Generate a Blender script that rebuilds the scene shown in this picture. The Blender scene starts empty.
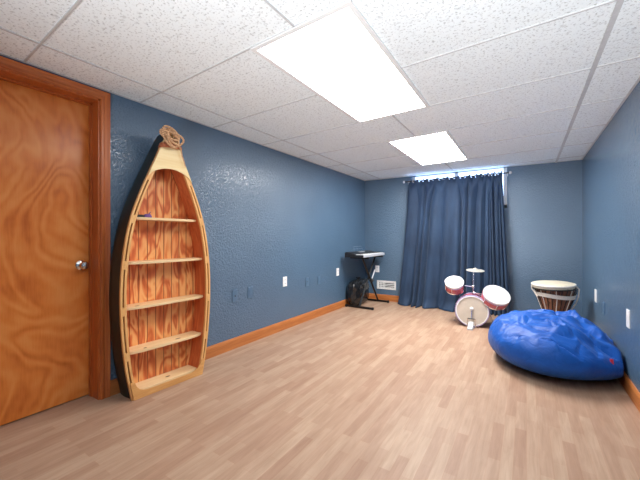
import bpy, bmesh, math, random
from mathutils import Vector, Matrix, noise

scene = bpy.context.scene
R = math.radians

# ---------------------------------------------------------------- camera
FPX = 320.0
CAM_H = 1.10
cam_d = bpy.data.cameras.new('camera')
cam_d.sensor_width = 36.0
cam_d.lens = FPX / 640.0 * 36.0
cam_d.shift_y = -3.0 / 640.0
cam_d.clip_start = 0.05
cam = bpy.data.objects.new('camera', cam_d)
scene.collection.objects.link(cam)
cam.location = (0, 0, CAM_H)
cam.rotation_euler = (R(90), 0, R(32.835))
scene.camera = cam

# ---------------------------------------------------------------- light and exposure
PANEL_NEAR = 11.5     # ceiling panel emission, nearer fixture
PANEL_FAR = 42.0      # farther fixture, raised to brighten the far end of the room
DAY = 8.0             # daylight outside the window
FILL = 54.0          # power of the added fill lamp behind the camera
scene.view_settings.view_transform = 'Standard'
scene.view_settings.look = 'None'
scene.view_settings.gamma = 1.0
scene.view_settings.use_curve_mapping = False
scene.view_settings.exposure = 0.0
world = bpy.data.worlds.new('world')
scene.world = world
world.use_nodes = True
bg = world.node_tree.nodes['Background']
bg.inputs[0].default_value = (0.42, 0.62, 1.0, 1)
bg.inputs[1].default_value = DAY
fl = bpy.data.lights.new('ceiling_fill', 'AREA')  # added unseen area lamp, aimed upward to brighten the ceiling
fl.shape = 'RECTANGLE'
fl.size = 0.8
fl.size_y = 0.6
fl.spread = R(88)
fl.energy = FILL
fl.color = (0.93, 0.97, 1.0)
flo = bpy.data.objects.new('ceiling_fill', fl)
flo.location = (0.05, -1.45, 0.30)
flo.rotation_euler = (R(180 - 46), 0, R(2))
scene.collection.objects.link(flo)

# ---------------------------------------------------------------- dimensions
XL, XR = -2.427, 0.609
YF = -1.7
H = 2.105
def yback(x): return 5.246 + 0.031 * (x - XL)

# ---------------------------------------------------------------- material helpers
class NT:
    def __init__(self, name):
        self.m = bpy.data.materials.new(name)
        self.m.use_nodes = True
        self.t = self.m.node_tree
        self.b = self.t.nodes['Principled BSDF']
        self.tc = None
    def n(self, typ, **kw):
        nd = self.t.nodes.new(typ)
        for k, v in kw.items(): setattr(nd, k, v)
        return nd
    def l(self, a, b): self.t.links.new(a, b)
    def obj(self, scale=(1, 1, 1), rot=(0, 0, 0), loc=(0, 0, 0)):
        if self.tc is None: self.tc = self.n('ShaderNodeTexCoord')
        mp = self.n('ShaderNodeMapping')
        mp.inputs['Scale'].default_value = scale
        mp.inputs['Rotation'].default_value = rot
        mp.inputs['Location'].default_value = loc
        self.l(self.tc.outputs['Object'], mp.inputs['Vector'])
        return mp.outputs['Vector']
    def noise(self, vec, scale, detail=3, rough=0.55, dist=0.0):
        nd = self.n('ShaderNodeTexNoise')
        nd.inputs['Scale'].default_value = scale
        nd.inputs['Detail'].default_value = detail
        nd.inputs['Roughness'].default_value = rough
        nd.inputs['Distortion'].default_value = dist
        self.l(vec, nd.inputs['Vector'])
        return nd.outputs['Fac']
    def ramp(self, fac, stops):
        r = self.n('ShaderNodeValToRGB')
        els = r.color_ramp.elements
        while len(els) < len(stops): els.new(0.5)
        for e, (p, c) in zip(els, stops):
            e.position = p
            e.color = (c[0], c[1], c[2], 1) if not isinstance(c, (int, float)) else (c, c, c, 1)
        self.l(fac, r.inputs['Fac'])
        return r.outputs['Color']
    def math(self, op, a, b=None, c=None):
        m = self.n('ShaderNodeMath', operation=op)
        for i, v in enumerate((a, b, c)):
            if v is None: continue
            if isinstance(v, (int, float)): m.inputs[i].default_value = v
            else: self.l(v, m.inputs[i])
        return m.outputs[0]
    def mix(self, fac, a, b, blend='MIX'):
        m = self.n('ShaderNodeMix', data_type='RGBA', blend_type=blend)
        for sock, v in ((m.inputs[0], fac), (m.inputs[6], a), (m.inputs[7], b)):
            if isinstance(v, (int, float)): sock.default_value = v
            elif isinstance(v, tuple): sock.default_value = (v[0], v[1], v[2], 1)
            else: self.l(v, sock)
        return m.outputs[2]
    def bump(self, height, strength=0.3, dist=0.01):
        b = self.n('ShaderNodeBump')
        b.inputs['Strength'].default_value = strength
        b.inputs['Distance'].default_value = dist
        self.l(height, b.inputs['Height'])
        self.l(b.outputs['Normal'], self.b.inputs['Normal'])
    def base(self, c):
        if isinstance(c, tuple): self.b.inputs['Base Color'].default_value = (c[0], c[1], c[2], 1)
        else: self.l(c, self.b.inputs['Base Color'])
    def set(self, **kw):
        for k, v in kw.items():
            self.b.inputs[k].default_value = v
        return self

def simple(name, col, rough=0.5, metal=0.0, vary=0.08, scale=25, bump=0.0):
    t = NT(name)
    f = t.noise(t.obj(), scale, 3)
    lo = tuple(max(0, c * (1 - vary)) for c in col)
    hi = tuple(min(1, c * (1 + vary)) for c in col)
    t.base(t.ramp(f, [(0.3, lo), (0.7, hi)]))
    t.set(Roughness=rough, Metallic=metal)
    if bump: t.bump(f, bump, 0.005)
    return t.m

# ---- setting materials
def m_wall():
    t = NT('blue_wall_paint')
    v = t.obj()
    n1 = t.noise(v, 60, 3, 0.6)
    n2 = t.noise(v, 24, 2, 0.5)
    hgt = t.math('ADD', t.ramp(n1, [(0.42, 0), (0.62, 1)]), n2)
    big = t.noise(v, 1.3, 2)
    t.base(t.ramp(big, [(0.3, (0.076, 0.142, 0.228)), (0.7, (0.088, 0.162, 0.256))]))
    t.set(Roughness=0.25)
    t.b.inputs['Specular IOR Level'].default_value = 1.0
    t.bump(hgt, 0.9, 0.0025)
    return t.m

def m_ceiling():
    t = NT('fissured_ceiling_tile')
    v = t.obj()
    f1 = t.noise(v, 85, 2, 0.5)
    f2 = t.noise(v, 38, 3, 0.6)
    speck = t.ramp(f1, [(0.34, 0.66), (0.43, 1.0)])
    speck2 = t.ramp(f2, [(0.33, 0.76), (0.42, 1.0)])
    c = t.mix(1.0, speck, speck2, 'MULTIPLY')
    t.base(t.mix(1.0, c, (0.90, 0.955, 0.97), 'MULTIPLY'))
    t.set(Roughness=0.9)
    t.bump(c, 0.3, 0.004)
    return t.m

def m_floor():
    t = NT('strip_laminate')
    v = t.obj(rot=(0, 0, R(90)))
    br = t.n('ShaderNodeTexBrick')
    br.offset = 0.37
    br.offset_frequency = 2
    br.squash = 1.0
    br.inputs['Scale'].default_value = 1.0
    br.inputs['Brick Width'].default_value = 0.36
    br.inputs['Row Height'].default_value = 0.054
    br.inputs['Mortar Size'].default_value = 0.0006
    br.inputs['Mortar Smooth'].default_value = 0.3
    br.inputs['Bias'].default_value = 0.0
    br.inputs['Color1'].default_value = (0.465, 0.328, 0.232, 1)
    br.inputs['Color2'].default_value = (0.385, 0.242, 0.166, 1)
    br.inputs['Mortar'].default_value = (0.42, 0.24, 0.15, 1)
    t.l(v, br.inputs['Vector'])
    vs = t.obj(scale=(1, 0.07, 1))
    g = t.noise(vs, 55, 5, 0.65, 0.6)
    g2 = t.noise(t.obj(scale=(1, 0.2, 1)), 12, 3, 0.5, 1.2)
    gc = t.ramp(g, [(0.28, (0.86, 0.81, 0.77)), (0.62, (1.04, 1.03, 1.02))])
    gc2 = t.ramp(g2, [(0.3, (0.92, 0.88, 0.86)), (0.7, (1.05, 1.05, 1.05))])
    c = t.mix(1.0, br.outputs['Color'], gc, 'MULTIPLY')
    c = t.mix(1.0, c, gc2, 'MULTIPLY')
    t.base(c)
    t.set(Roughness=0.5)
    t.b.inputs['Specular IOR Level'].default_value = 0.3
    t.bump(g, 0.05, 0.002)
    return t.m

def m_ply(name, lo, mid, hi, rough=0.3, axis='yz', freq=15.0, scale=1.0):
    """contour-like rotary veneer figure"""
    t = NT(name)
    s = (1, 1.15, 0.8)
    f = t.noise(t.obj(scale=s, loc=(0, 0.7, 0.3)), 1.15 * scale, 3, 0.40, 1.1)
    w = t.math('SINE', t.math('MULTIPLY', f, freq * 6.283))
    w = t.math('MULTIPLY_ADD', w, 0.5, 0.5)
    fine = t.noise(t.obj(scale=(1, 14, 1.0)), 9, 4, 0.6)
    blot = t.noise(t.obj(), 3.5, 3, 0.6)
    a = t.math('MULTIPLY_ADD', w, 0.20, t.math('MULTIPLY', blot, 0.72))
    a = t.math('ADD', a, t.math('MULTIPLY', fine, 0.22))
    t.base(t.ramp(a, [(0.25, lo), (0.52, mid), (0.85, hi)]))
    t.set(Roughness=rough)
    t.b.inputs['Specular IOR Level'].default_value = 0.35
    return t.m

def m_wood(name, lo, hi, rough=0.4, along='z', scale=1.0):
    t = NT(name)
    s = {'z': (9, 9, 0.6), 'y': (9, 0.6, 9), 'x': (0.6, 9, 9)}[along]
    f = t.noise(t.obj(scale=s), 5.0 * scale, 4, 0.6, 0.8)
    t.base(t.ramp(f, [(0.28, lo), (0.72, hi)]))
    t.set(Roughness=rough)
    t.bump(f, 0.06, 0.002)
    return t.m

def m_bead():
    """orange stained beadboard with flame figure and vertical grooves"""
    t = NT('stained_beadboard')
    f = t.noise(t.obj(scale=(1, 1.0, 0.34)), 8.0, 2, 0.45, 1.0)
    w = t.math('MULTIPLY_ADD', t.math('SINE', t.math('MULTIPLY', f, 30.0)), 0.5, 0.5)
    fine = t.noise(t.obj(scale=(1, 16, 0.7)), 7, 4, 0.6)
    a = t.math('ADD', t.math('MULTIPLY', w, 0.62), t.math('MULTIPLY', fine, 0.42))
    col = t.ramp(a, [(0.12, (0.52, 0.100, 0.026)), (0.42, (0.76, 0.235, 0.068)), (0.80, (0.90, 0.44, 0.155))])
    sep = t.n('ShaderNodeSeparateXYZ')
    t.l(t.obj(), sep.inputs[0])
    fr = t.math('FRACT', t.math('MULTIPLY', sep.outputs[1], 1 / 0.062))
    d = t.math('ABSOLUTE', t.math('SUBTRACT', fr, 0.5))
    gr = t.ramp(d, [(0.0, 0.0), (0.035, 0.0), (0.06, 1.0)])
    col = t.mix(t.math('SUBTRACT', 1.0, gr), col, (0.34, 0.09, 0.03))
    t.base(col)
    t.set(Roughness=0.38)
    t.bump(gr, 0.5, 0.006)
    return t.m

def m_shelf(name, knots):
    """pale pine board with small dark knots (knots: object x, y, half length)"""
    t = NT(name)
    f = t.noise(t.obj(scale=(9, 0.6, 9)), 5, 4, 0.6, 0.6)
    col = t.ramp(f, [(0.28, (0.78, 0.52, 0.25)), (0.72, (0.92, 0.70, 0.41))])
    for kx, ky, hl in knots:
        sep = t.n('ShaderNodeSeparateXYZ')
        t.l(t.obj(scale=(1 / 0.012, 1 / hl, 1), loc=(-kx / 0.012, -ky / hl, 0)), sep.inputs[0])
        d = t.math('SQRT', t.math('ADD', t.math('POWER', t.math('ABSOLUTE', sep.outputs[0]), 2.0), t.math('POWER', t.math('ABSOLUTE', sep.outputs[1]), 2.0)))
        k = t.ramp(d, [(0.55, 1.0), (1.0, 0.0)])
        col = t.mix(k, col, (0.10, 0.045, 0.02))
    t.base(col)
    t.set(Roughness=0.42)
    return t.m

def m_emit(name, col, s):
    t = NT(name)
    t.base((0.9, 0.9, 0.9))
    t.b.inputs['Emission Color'].default_value = (*col, 1)
    t.b.inputs['Emission Strength'].default_value = s
    return t.m

def m_curtain():
    t = NT('navy_curtain_fabric')
    f = t.noise(t.obj(scale=(1, 1, 0.35)), 6, 4, 0.6)
    fine = t.noise(t.obj(), 260, 2)
    col = t.ramp(f, [(0.3, (0.009, 0.024, 0.056)), (0.72, (0.026, 0.062, 0.132))])
    t.base(col)
    t.set(Roughness=0.75)
    t.b.inputs['Sheen Weight'].default_value = 0.2
    t.b.inputs['Sheen Tint'].default_value = (0.45, 0.6, 0.9, 1)
    t.bump(fine, 0.15, 0.002)
    tr = t.n('ShaderNodeBsdfTranslucent')
    tr.inputs[0].default_value = (0.05, 0.12, 0.30, 1)
    ms = t.n('ShaderNodeMixShader')
    ms.inputs[0].default_value = 0.15
    out = t.t.nodes['Material Output']
    t.l(t.b.outputs[0], ms.inputs[1]); t.l(tr.outputs[0], ms.inputs[2]); t.l(ms.outputs[0], out.inputs[0])
    return t.m

def m_glass():
    t = NT('window_glass')
    tr = t.n('ShaderNodeBsdfTransparent')
    gl = t.n('ShaderNodeBsdfGlossy'); gl.inputs['Roughness'].default_value = 0.02
    ms = t.n('ShaderNodeMixShader'); ms.inputs[0].default_value = 0.06
    out = t.t.nodes['Material Output']
    t.l(tr.outputs[0], ms.inputs[1]); t.l(gl.outputs[0], ms.inputs[2]); t.l(ms.outputs[0], out.inputs[0])
    return t.m

def m_nylon():
    t = NT('blue_nylon')
    f = t.noise(t.obj(), 7, 4, 0.6, 0.5)
    wv = t.noise(t.obj(scale=(1, 1.4, 1.0)), 9, 3, 0.5, 1.4)
    t.base(t.ramp(f, [(0.3, (0.002, 0.070, 0.36)), (0.7, (0.004, 0.100, 0.46))]))
    t.set(Roughness=0.50)
    t.b.inputs['Specular IOR Level'].default_value = 0.35
    t.b.inputs['Sheen Weight'].default_value = 0.08
    t.b.inputs['Sheen Tint'].default_value = (0.5, 0.7, 1, 1)
    t.bump(wv, 0.30, 0.03)
    return t.m

def m_rope():
    t = NT('manila_rope')
    w = t.n('ShaderNodeTexWave')
    w.inputs['Scale'].default_value = 45
    w.inputs['Distortion'].default_value = 2.0
    t.l(t.obj(rot=(0.6, 0.4, 0.7)), w.inputs['Vector'])
    t.base(t.ramp(w.outputs['Fac'], [(0.1, (0.42, 0.20, 0.09)), (0.8, (0.82, 0.50, 0.28))]))
    t.set(Roughness=0.85)
    t.bump(w.outputs['Fac'], 0.6, 0.004)
    return t.m

def m_djembe():
    t = NT('carved_brown_wood')
    f = t.noise(t.obj(scale=(6, 6, 1)), 8, 4, 0.6, 0.6)
    t.base(t.ramp(f, [(0.3, (0.075, 0.030, 0.017)), (0.7, (0.32, 0.13, 0.068))]))
    t.set(Roughness=0.45)
    return t.m

M = dict(
    wall=m_wall(), ceil=m_ceiling(), floor=m_floor(),
    tee=simple('ceiling_grid_shadow_grey', (0.58, 0.585, 0.59), 0.5),  # greyer than the tiles, shadow lines put into the tee colour
    door=m_ply('orange_veneer', (0.46, 0.095, 0.015), (0.70, 0.200, 0.036), (0.82, 0.315, 0.080), 0.27),
    casing=m_wood('stained_casing', (0.38, 0.078, 0.015), (0.60, 0.170, 0.040), 0.32, 'z'),
    casing_h=m_wood('stained_head_casing', (0.38, 0.078, 0.015), (0.60, 0.170, 0.040), 0.32, 'y'),
    base_y=m_wood('oak_baseboard', (0.40, 0.118, 0.028), (0.58, 0.215, 0.062), 0.4, 'y'),
    base_x=m_wood('oak_baseboard_back', (0.40, 0.118, 0.028), (0.58, 0.215, 0.062), 0.4, 'x'),
    nickel=simple('satin_nickel', (0.72, 0.68, 0.62), 0.22, 1.0, 0.03),
    chrome=simple('chrome', (0.82, 0.82, 0.84), 0.12, 1.0, 0.02),
    white=simple('white_plastic', (0.86, 0.86, 0.86), 0.35, 0, 0.02),
    whitemetal=simple('white_enamel', (0.84, 0.84, 0.83), 0.4, 0, 0.03),
    bluepl=simple('blue_painted_plate', (0.082, 0.152, 0.242), 0.30, 0, 0.05, 40),
    darkhole=simple('dark_recess', (0.02, 0.02, 0.022), 0.7),
    black=simple('black_plastic', (0.016, 0.016, 0.018), 0.4, 0, 0.1),
    blacksteel=simple('black_steel', (0.012, 0.012, 0.013), 0.35, 0.3, 0.1),
    silver=simple('silver_plastic', (0.62, 0.64, 0.68), 0.3, 0.2, 0.03),
    hull=simple('dark_green_hull_paint', (0.014, 0.020, 0.017), 0.45, 0, 0.15, 8),
    redwood=m_wood('red_stained_side', (0.50, 0.095, 0.030), (0.72, 0.20, 0.065), 0.38, 'z'),
    bead=m_bead(),
    gun=m_wood('honey_pine_trim', (0.70, 0.33, 0.10), (0.90, 0.53, 0.21), 0.4, 'z'),
    deck=m_wood('pale_deck_wood', (0.80, 0.57, 0.25), (0.90, 0.71, 0.37), 0.35, 'y', 0.5),
    lip=m_wood('amber_pine_rail', (0.60, 0.27, 0.08), (0.80, 0.43, 0.15), 0.4, 'y'),
    rope=m_rope(), curtain=m_curtain(), glass=m_glass(), nylon=m_nylon(),
    panel_near=m_emit('light_diffuser', (1.0, 0.985, 0.96), PANEL_NEAR), panel_far=m_emit('light_diffuser_bright', (1.0, 0.985, 0.96), PANEL_FAR),
    djembe=m_djembe(),
    skin=simple('goat_skin', (0.74, 0.66, 0.50), 0.55, 0, 0.12, 14),
    cream=simple('cream_cord', (0.78, 0.73, 0.64), 0.8, 0, 0.08, 60),
    shellred=simple('glossy_red_drum_wrap', (0.60, 0.13, 0.15), 0.22, 0.0, 0.35, 14),
    shellpurple=simple('purple_drum_hoop', (0.46, 0.36, 0.60), 0.3, 0.1, 0.25, 20),
    drumhead=simple('white_drum_skin', (0.72, 0.72, 0.73), 0.4, 0, 0.03),
    bighead=simple('cloudy_drum_skin', (0.66, 0.58, 0.48), 0.4, 0, 0.10, 7),
    brass=simple('pale_cymbal_brass', (0.84, 0.80, 0.70), 0.38, 0.7, 0.06),
    bag=simple('black_bin_liner', (0.012, 0.013, 0.015), 0.22, 0, 0.2),
    red=simple('red_label_cloth', (0.62, 0.03, 0.06), 0.6),
    violet=simple('violet_plastic', (0.16, 0.07, 0.24), 0.4, 0, 0.2),
    rubber=simple('black_rubber', (0.012, 0.012, 0.012), 0.7),
)

# ---------------------------------------------------------------- mesh helpers
class MB:
    def __init__(self): self.v = []; self.f = []
    def add(self, vs, fs):
        o = len(self.v)
        self.v += [tuple(p) for p in vs]
        self.f += [tuple(i + o for i in f) for f in fs]
        return self
    def box(self, x0, x1, y0, y1, z0, z1):
        vs = [(x, y, z) for x in (x0, x1) for y in (y0, y1) for z in (z0, z1)]
        return self.add(vs, [(0, 1, 3, 2), (4, 6, 7, 5), (0, 4, 5, 1), (2, 3, 7, 6), (0, 2, 6, 4), (1, 5, 7, 3)])
    def hexa(self, quad, z0, z1):
        n = len(quad)
        vs = [(x, y, z0) for x, y in quad] + [(x, y, z1) for x, y in quad]
        fs = [tuple(range(n - 1, -1, -1)), tuple(range(n, 2 * n))] + [(i, (i + 1) % n, n + (i + 1) % n, n + i) for i in range(n)]
        return self.add(vs, fs)
    def prism_x(self, poly, x0, x1):
        n = len(poly)
        vs = [(x0, y, z) for y, z in poly] + [(x1, y, z) for y, z in poly]
        fs = [tuple(range(n - 1, -1, -1)), tuple(range(n, 2 * n))] + [(i, (i + 1) % n, n + (i + 1) % n, n + i) for i in range(n)]
        return self.add(vs, fs)
    def loft(self, rings, closed=True, caps=True):
        n = len(rings[0]); vs = [p for r in rings for p in r]; fs = []
        for k in range(len(rings) - 1):
            for i in range(n if closed else n - 1):
                j = (i + 1) % n
                fs.append((k * n + i, k * n + j, (k + 1) * n + j, (k + 1) * n + i))
        if caps:
            fs.append(tuple(range(n - 1, -1, -1)))
            fs.append(tuple((len(rings) - 1) * n + i for i in range(n)))
        return self.add(vs, fs)
    def tube(self, path, r, seg=8, closed=False):
        path = [Vector(p) for p in path]
        rings = []; N = len(path); up = None
        for i, p in enumerate(path):
            if closed: t = path[(i + 1) % N] - path[i - 1]
            else: t = path[min(i + 1, N - 1)] - path[max(i - 1, 0)]
            t.normalize()
            if up is None: up = Vector((0, 0, 1)) if abs(t.z) < 0.9 else Vector((1, 0, 0))
            a = t.cross(up)
            if a.length < 1e-5: a = t.cross(Vector((0.3, 1, 0.2)))
            a.normalize(); b = a.cross(t).normalized(); up = b
            rr = r[i] if isinstance(r, (list, tuple)) else r
            rings.append([tuple(p + a * rr * math.cos(2 * math.pi * k / seg) + b * rr * math.sin(2 * math.pi * k / seg)) for k in range(seg)])
        if closed: rings.append(rings[0])
        return self.loft(rings, True, not closed)
    def lathe(self, prof, seg=32, mat=None):
        mat = mat or Matrix.Identity(4)
        rings = [[tuple(mat @ Vector((r * math.cos(2 * math.pi * k / seg), r * math.sin(2 * math.pi * k / seg), z))) for k in range(seg)] for r, z in prof]
        return self.loft(rings, True, True)
    def ring(self, r0, r1, z0, z1, seg=40, mat=None):
        return self.lathe_closed([(r0, z0), (r1, z0), (r1, z1), (r0, z1)], seg, mat)
    def lathe_closed(self, prof, seg=40, mat=None):
        mat = mat or Matrix.Identity(4)
        rings = [[tuple(mat @ Vector((r * math.cos(2 * math.pi * k / seg), r * math.sin(2 * math.pi * k / seg), z))) for k in range(seg)] for r, z in prof]
        rings.append(rings[0])
        return self.loft(rings, True, False)
    def build(self, name, mat, parent=None, smooth=False, bevel=0.0):
        me = bpy.data.meshes.new(name)
        me.from_pydata(self.v, [], self.f)
        bm = bmesh.new(); bm.from_mesh(me)
        bmesh.ops.remove_doubles(bm, verts=bm.verts, dist=1e-6)
        bmesh.ops.recalc_face_normals(bm, faces=bm.faces)
        bm.to_mesh(me); bm.free()
        me.materials.append(mat)
        o = bpy.data.objects.new(name, me)
        scene.collection.objects.link(o)
        if parent: o.parent = parent
        if smooth:
            for p in me.polygons: p.use_smooth = True
            try: me.set_sharp_from_angle(angle=R(38))
            except Exception: pass
        if bevel:
            b = o.modifiers.new('bevel', 'BEVEL'); b.width = bevel; b.segments = 2; b.limit_method = 'ANGLE'
        return o

def empty(name, loc=(0, 0, 0), rz=0.0):
    o = bpy.data.objects.new(name, None)
    o.empty_display_size = 0.1
    o.location = loc; o.rotation_euler = (0, 0, rz)
    scene.collection.objects.link(o)
    return o
def tag(o, label, cat, group=None):
    o['label'] = label; o['category'] = cat
    if group: o['group'] = group
    return o
def struct(o):
    o['kind'] = 'structure'
    return o
def copy_tree(o, parent=None):
    c = o.copy(); scene.collection.objects.link(c)
    if parent: c.parent = parent
    for ch in list(o.children): copy_tree(ch, c)
    return c
def interp(tab, x):
    if x <= tab[0][0]: return tab[0][1]
    for i in range(len(tab) - 1):
        if x <= tab[i + 1][0]:
            x0, y0 = tab[i]; x1, y1 = tab[i + 1]
            m0 = (tab[i + 1][1] - tab[i - 1][1]) / (tab[i + 1][0] - tab[i - 1][0]) if i > 0 else (y1 - y0) / (x1 - x0)
            m1 = (tab[i + 2][1] - y0) / (tab[i + 2][0] - x0) if i + 2 < len(tab) else (y1 - y0) / (x1 - x0)
            h = x1 - x0; t = (x - x0) / h
            return (2*t**3-3*t*t+1)*y0 + (t**3-2*t*t+t)*h*m0 + (-2*t**3+3*t*t)*y1 + (t**3-t*t)*h*m1
    return tab[-1][1]
def orient(loc, normal, up=(0, 0, 1)):
    """matrix whose +Z is the given normal"""
    z = Vector(normal).normalized(); x = Vector(up).cross(z)
    if x.length < 1e-4: x = Vector((1, 0, 0))
    x.normalize(); y = z.cross(x)
    m = Matrix((x, y, z)).transposed().to_4x4(); m.translation = Vector(loc)
    return m

# ================================================================ THE SETTING
struct(MB().box(XL - 0.2, XR + 0.2, YF - 0.2, 5.6, -0.08, 0).build('floor', M['floor']))
struct(MB().box(XL - 0.2, XR + 0.2, YF - 0.2, 5.6, H, H + 0.08).build('ceiling', M['ceil']))

# --- ceiling grid (main runners along the room, cross tees slightly out of square)
def sk(x, y): return y - 0.0415 * (x - 0.335)
ROW = 0.655
LX0, LX1 = -1.232, -0.622
rows = [2.472 + ROW * k for k in range(-6, 5)]
lights = [(rows[6 - 2], rows[6]), (rows[6 + 1], rows[6 + 3])]
g = MB()
def tee(x0, y0, x1, y1, w=0.0052, dz=0.005):
    a = Vector((x0, y0)); b = Vector((x1, y1)); d = (b - a).normalized(); p = Vector((-d.y, d.x)) * w
    g.hexa([tuple(a + p), tuple(a - p), tuple(b - p), tuple(b + p)], H - dz, H)
for X in (0.335, -2.12): tee(X, YF, X, yback(X), 0.012 if X > 0 else 0.007, 0.0055)
def blocked(y):
    for a, b in lights:
        if a + 0.05 < y < b - 0.05: return True
    return False
for y in rows:
    if blocked(y):
        tee(XL, sk(XL, y), LX0, sk(LX0, y)); tee(LX1, sk(LX1, y), XR, sk(XR, y))
    else: tee(XL, sk(XL, y), XR, sk(XR, y))
ys = [YF] + rows + [5.40]
for a, b in zip(ys[:-1], ys[1:]):
    if not blocked((a + b) / 2):
        tee(-0.93, sk(-0.93, a), -0.93, min(sk(-0.93, b), yback(-0.93)))
g.box(XL, XL + 0.014, YF, 5.24, H - 0.004, H)
g.box(XR - 0.014, XR, YF, 5.33, H - 0.004, H)
struct(g.build('trim_1', M['tee']))

# --- walls
DY0, DY1, DZ = 0.200, 1.012, 2.030
w = MB()
w.box(XL - 0.2, XL, YF, DY0, 0, H)
w.box(XL - 0.2, XL, DY0, DY1, DZ, H)
w.box(XL - 0.2, XL, DY1, yback(XL) + 0.2, 0, H)
w.box(XL - 0.25, XL - 0.2, DY0 - 0.1, DY1 + 0.1, 0, H)  # added unseen slab behind the door, blocks outside light at the bottom gap
struct(w.build('wall_left', M['wall']))
struct(MB().box(XR, XR + 0.15, YF, yback(XR) + 0.2, 0, H).build('wall_right', M['wall']))
struct(MB().box(XL - 0.2, XR + 0.15, YF - 0.15, YF, 0, H).build('wall_front', M['wall']))
WX0, WX1, WZ0, WZ1 = -1.60, -0.235, 1.52, 2.103
w = MB()
def bbox_back(mb, x0, x1, z0, z1, d0=0.0, d1=0.2):
    mb.hexa([(x0, yback(x0) + d0), (x1, yback(x1) + d0), (x1, yback(x1) + d1), (x0, yback(x0) + d1)], z0, z1)
for a in ((XL, WX0, 0, H), (WX1, XR, 0, H), (WX0, WX1, 0, WZ0), (WX0, WX1, WZ1, H)): bbox_back(w, *a)
struct(w.build('wall_back', M['wall']))
# --- window
win = struct(empty('window_1', ((WX0 + WX1) / 2, yback(-0.88) + 0.065, WZ0)))
ox, oy, oz = win.location
def wbox(mb, x0, x1, y0, y1, z0, z1): mb.box(x0 - ox, x1 - ox, y0 - oy, y1 - oy, z0 - oz, z1 - oz)
fr = MB(); ym = oy
wbox(fr, WX0, WX0 + 0.045, ym - 0.03, ym + 0.03, WZ0, WZ1); wbox(fr, WX1 - 0.045, WX1, ym - 0.03, ym + 0.03, WZ0, WZ1)
wbox(fr, WX0, WX1, ym - 0.03, ym + 0.03, WZ0, WZ0 + 0.045); wbox(fr, WX0, WX1, ym - 0.03, ym + 0.03, WZ1 - 0.008, WZ1)
wbox(fr, ox - 0.025, ox + 0.025, ym - 0.03, ym + 0.03, WZ0, WZ1)
fr.build('window_frame', M['white'], win)
for a, b in ((WX0 + 0.045, ox - 0.025), (ox + 0.025, WX1 - 0.045)):
    p = MB(); wbox(p, a, b, ym - 0.003, ym + 0.003, WZ0 + 0.045, WZ1 - 0.008); p.build('pane', M['glass'], win)

# --- baseboards
BH, BT = 0.105, 0.014
def bprof(): return [(0, 0), (BT, 0), (BT, BH - 0.02), (BT * 0.55, BH), (0, BH)]
b = MB()
b.loft([[(XL + d, y, z) for d, z in bprof()] for y in (1.069, yback(XL))])
b.loft([[(XL + d, y, z) for d, z in bprof()] for y in (YF, 0.12)])
struct(b.build('baseboard_left', M['base_y']))
b = MB(); b.loft([[(x, yback(x) - d, z) for d, z in bprof()] for x in (XL + BT, -0.60)])
struct(b.build('baseboard_back', M['base_x']))
b = MB(); b.loft([[(XR - d, y, z) for d, z in bprof()] for y in (YF, 4.15)])
struct(b.build('baseboard_right', M['base_y']))

# --- door
door = struct(empty('door_1', (XL, (DY0 + DY1) / 2, 0)))
dx, dy = XL, (DY0 + DY1) / 2
cp = [(0.0, 0.002), (0.0, 0.012), (0.006, 0.016), (0.018, 0.016), (0.024, 0.012), (0.044, 0.015), (0.053, 0.019), (0.057, 0.019), (0.057, 0.0), (0.0, 0.0)]
cw = 0.074
def casing(name, path, matn):     # path of mitred frame edge: list of (y, z) inner edge with outward dirs
    rings = []
    for (y, z), (ny, nz) in path:
        rings.append([(d, y + ny * u - dy, z + nz * u) for u, d in cp])
    MB().loft(rings).build(name, matn, door)
casing('casing', [((DY1, 0.0), (1, 0)), ((DY1, DZ), (1, 1))], M['casing'])
casing('casing', [((DY0, 0.0), (-1, 0)), ((DY0, DZ), (-1, 1))], M['casing'])
casing('head_casing', [((DY0, DZ), (-1, 1)), ((DY1, DZ), (1, 1))], M['casing_h'])
j = MB()
jd = 0.2
j.box(-jd, 0.002, DY1 - 0.010 - dy, DY1 + 0.0 - dy, 0, DZ); j.box(-jd, 0.002, DY0 - dy, DY0 + 0.010 - dy, 0, DZ)
j.box(-jd, 0.002, DY0 - dy, DY1 - dy, DZ - 0.010, DZ)
j.build('jamb', M['casing'], door)
s_ = MB()
s_.box(-0.128, -0.092, DY1 - 0.016 - dy, DY1 - 0.010 - dy, 0, DZ - 0.010); s_.box(-0.128, -0.092, DY0 + 0.010 - dy, DY0 + 0.016 - dy, 0, DZ - 0.010)
s_.box(-0.128, -0.092, DY0 + 0.010 - dy, DY1 - 0.010 - dy, DZ - 0.020, DZ - 0.010)
s_.build('door_stop', M['casing'], door)
leaf = MB().box(-0.166, -0.130, DY0 + 0.013 - dy, DY1 - 0.013 - dy, 0.008, DZ - 0.014).build('door_leaf', M['door'], door)
mk = orient((-0.130, 0.952 - dy, 0.908), (1, 0, 0))
kn = MB().lathe([(0.033, 0), (0.033, 0.004), (0.028, 0.008), (0.012, 0.012), (0.011, 0.028), (0.020, 0.034), (0.027, 0.044), (0.027, 0.054), (0.021, 0.062), (0.008, 0.065)], 28, mk).build('door_knob', M['nickel'], leaf, True)
MB().lathe([(0.0085, 0.064), (0.0085, 0.067), (0.004, 0.0675)], 16, mk).build('lock_button', M['chrome'], kn, True)

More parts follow.
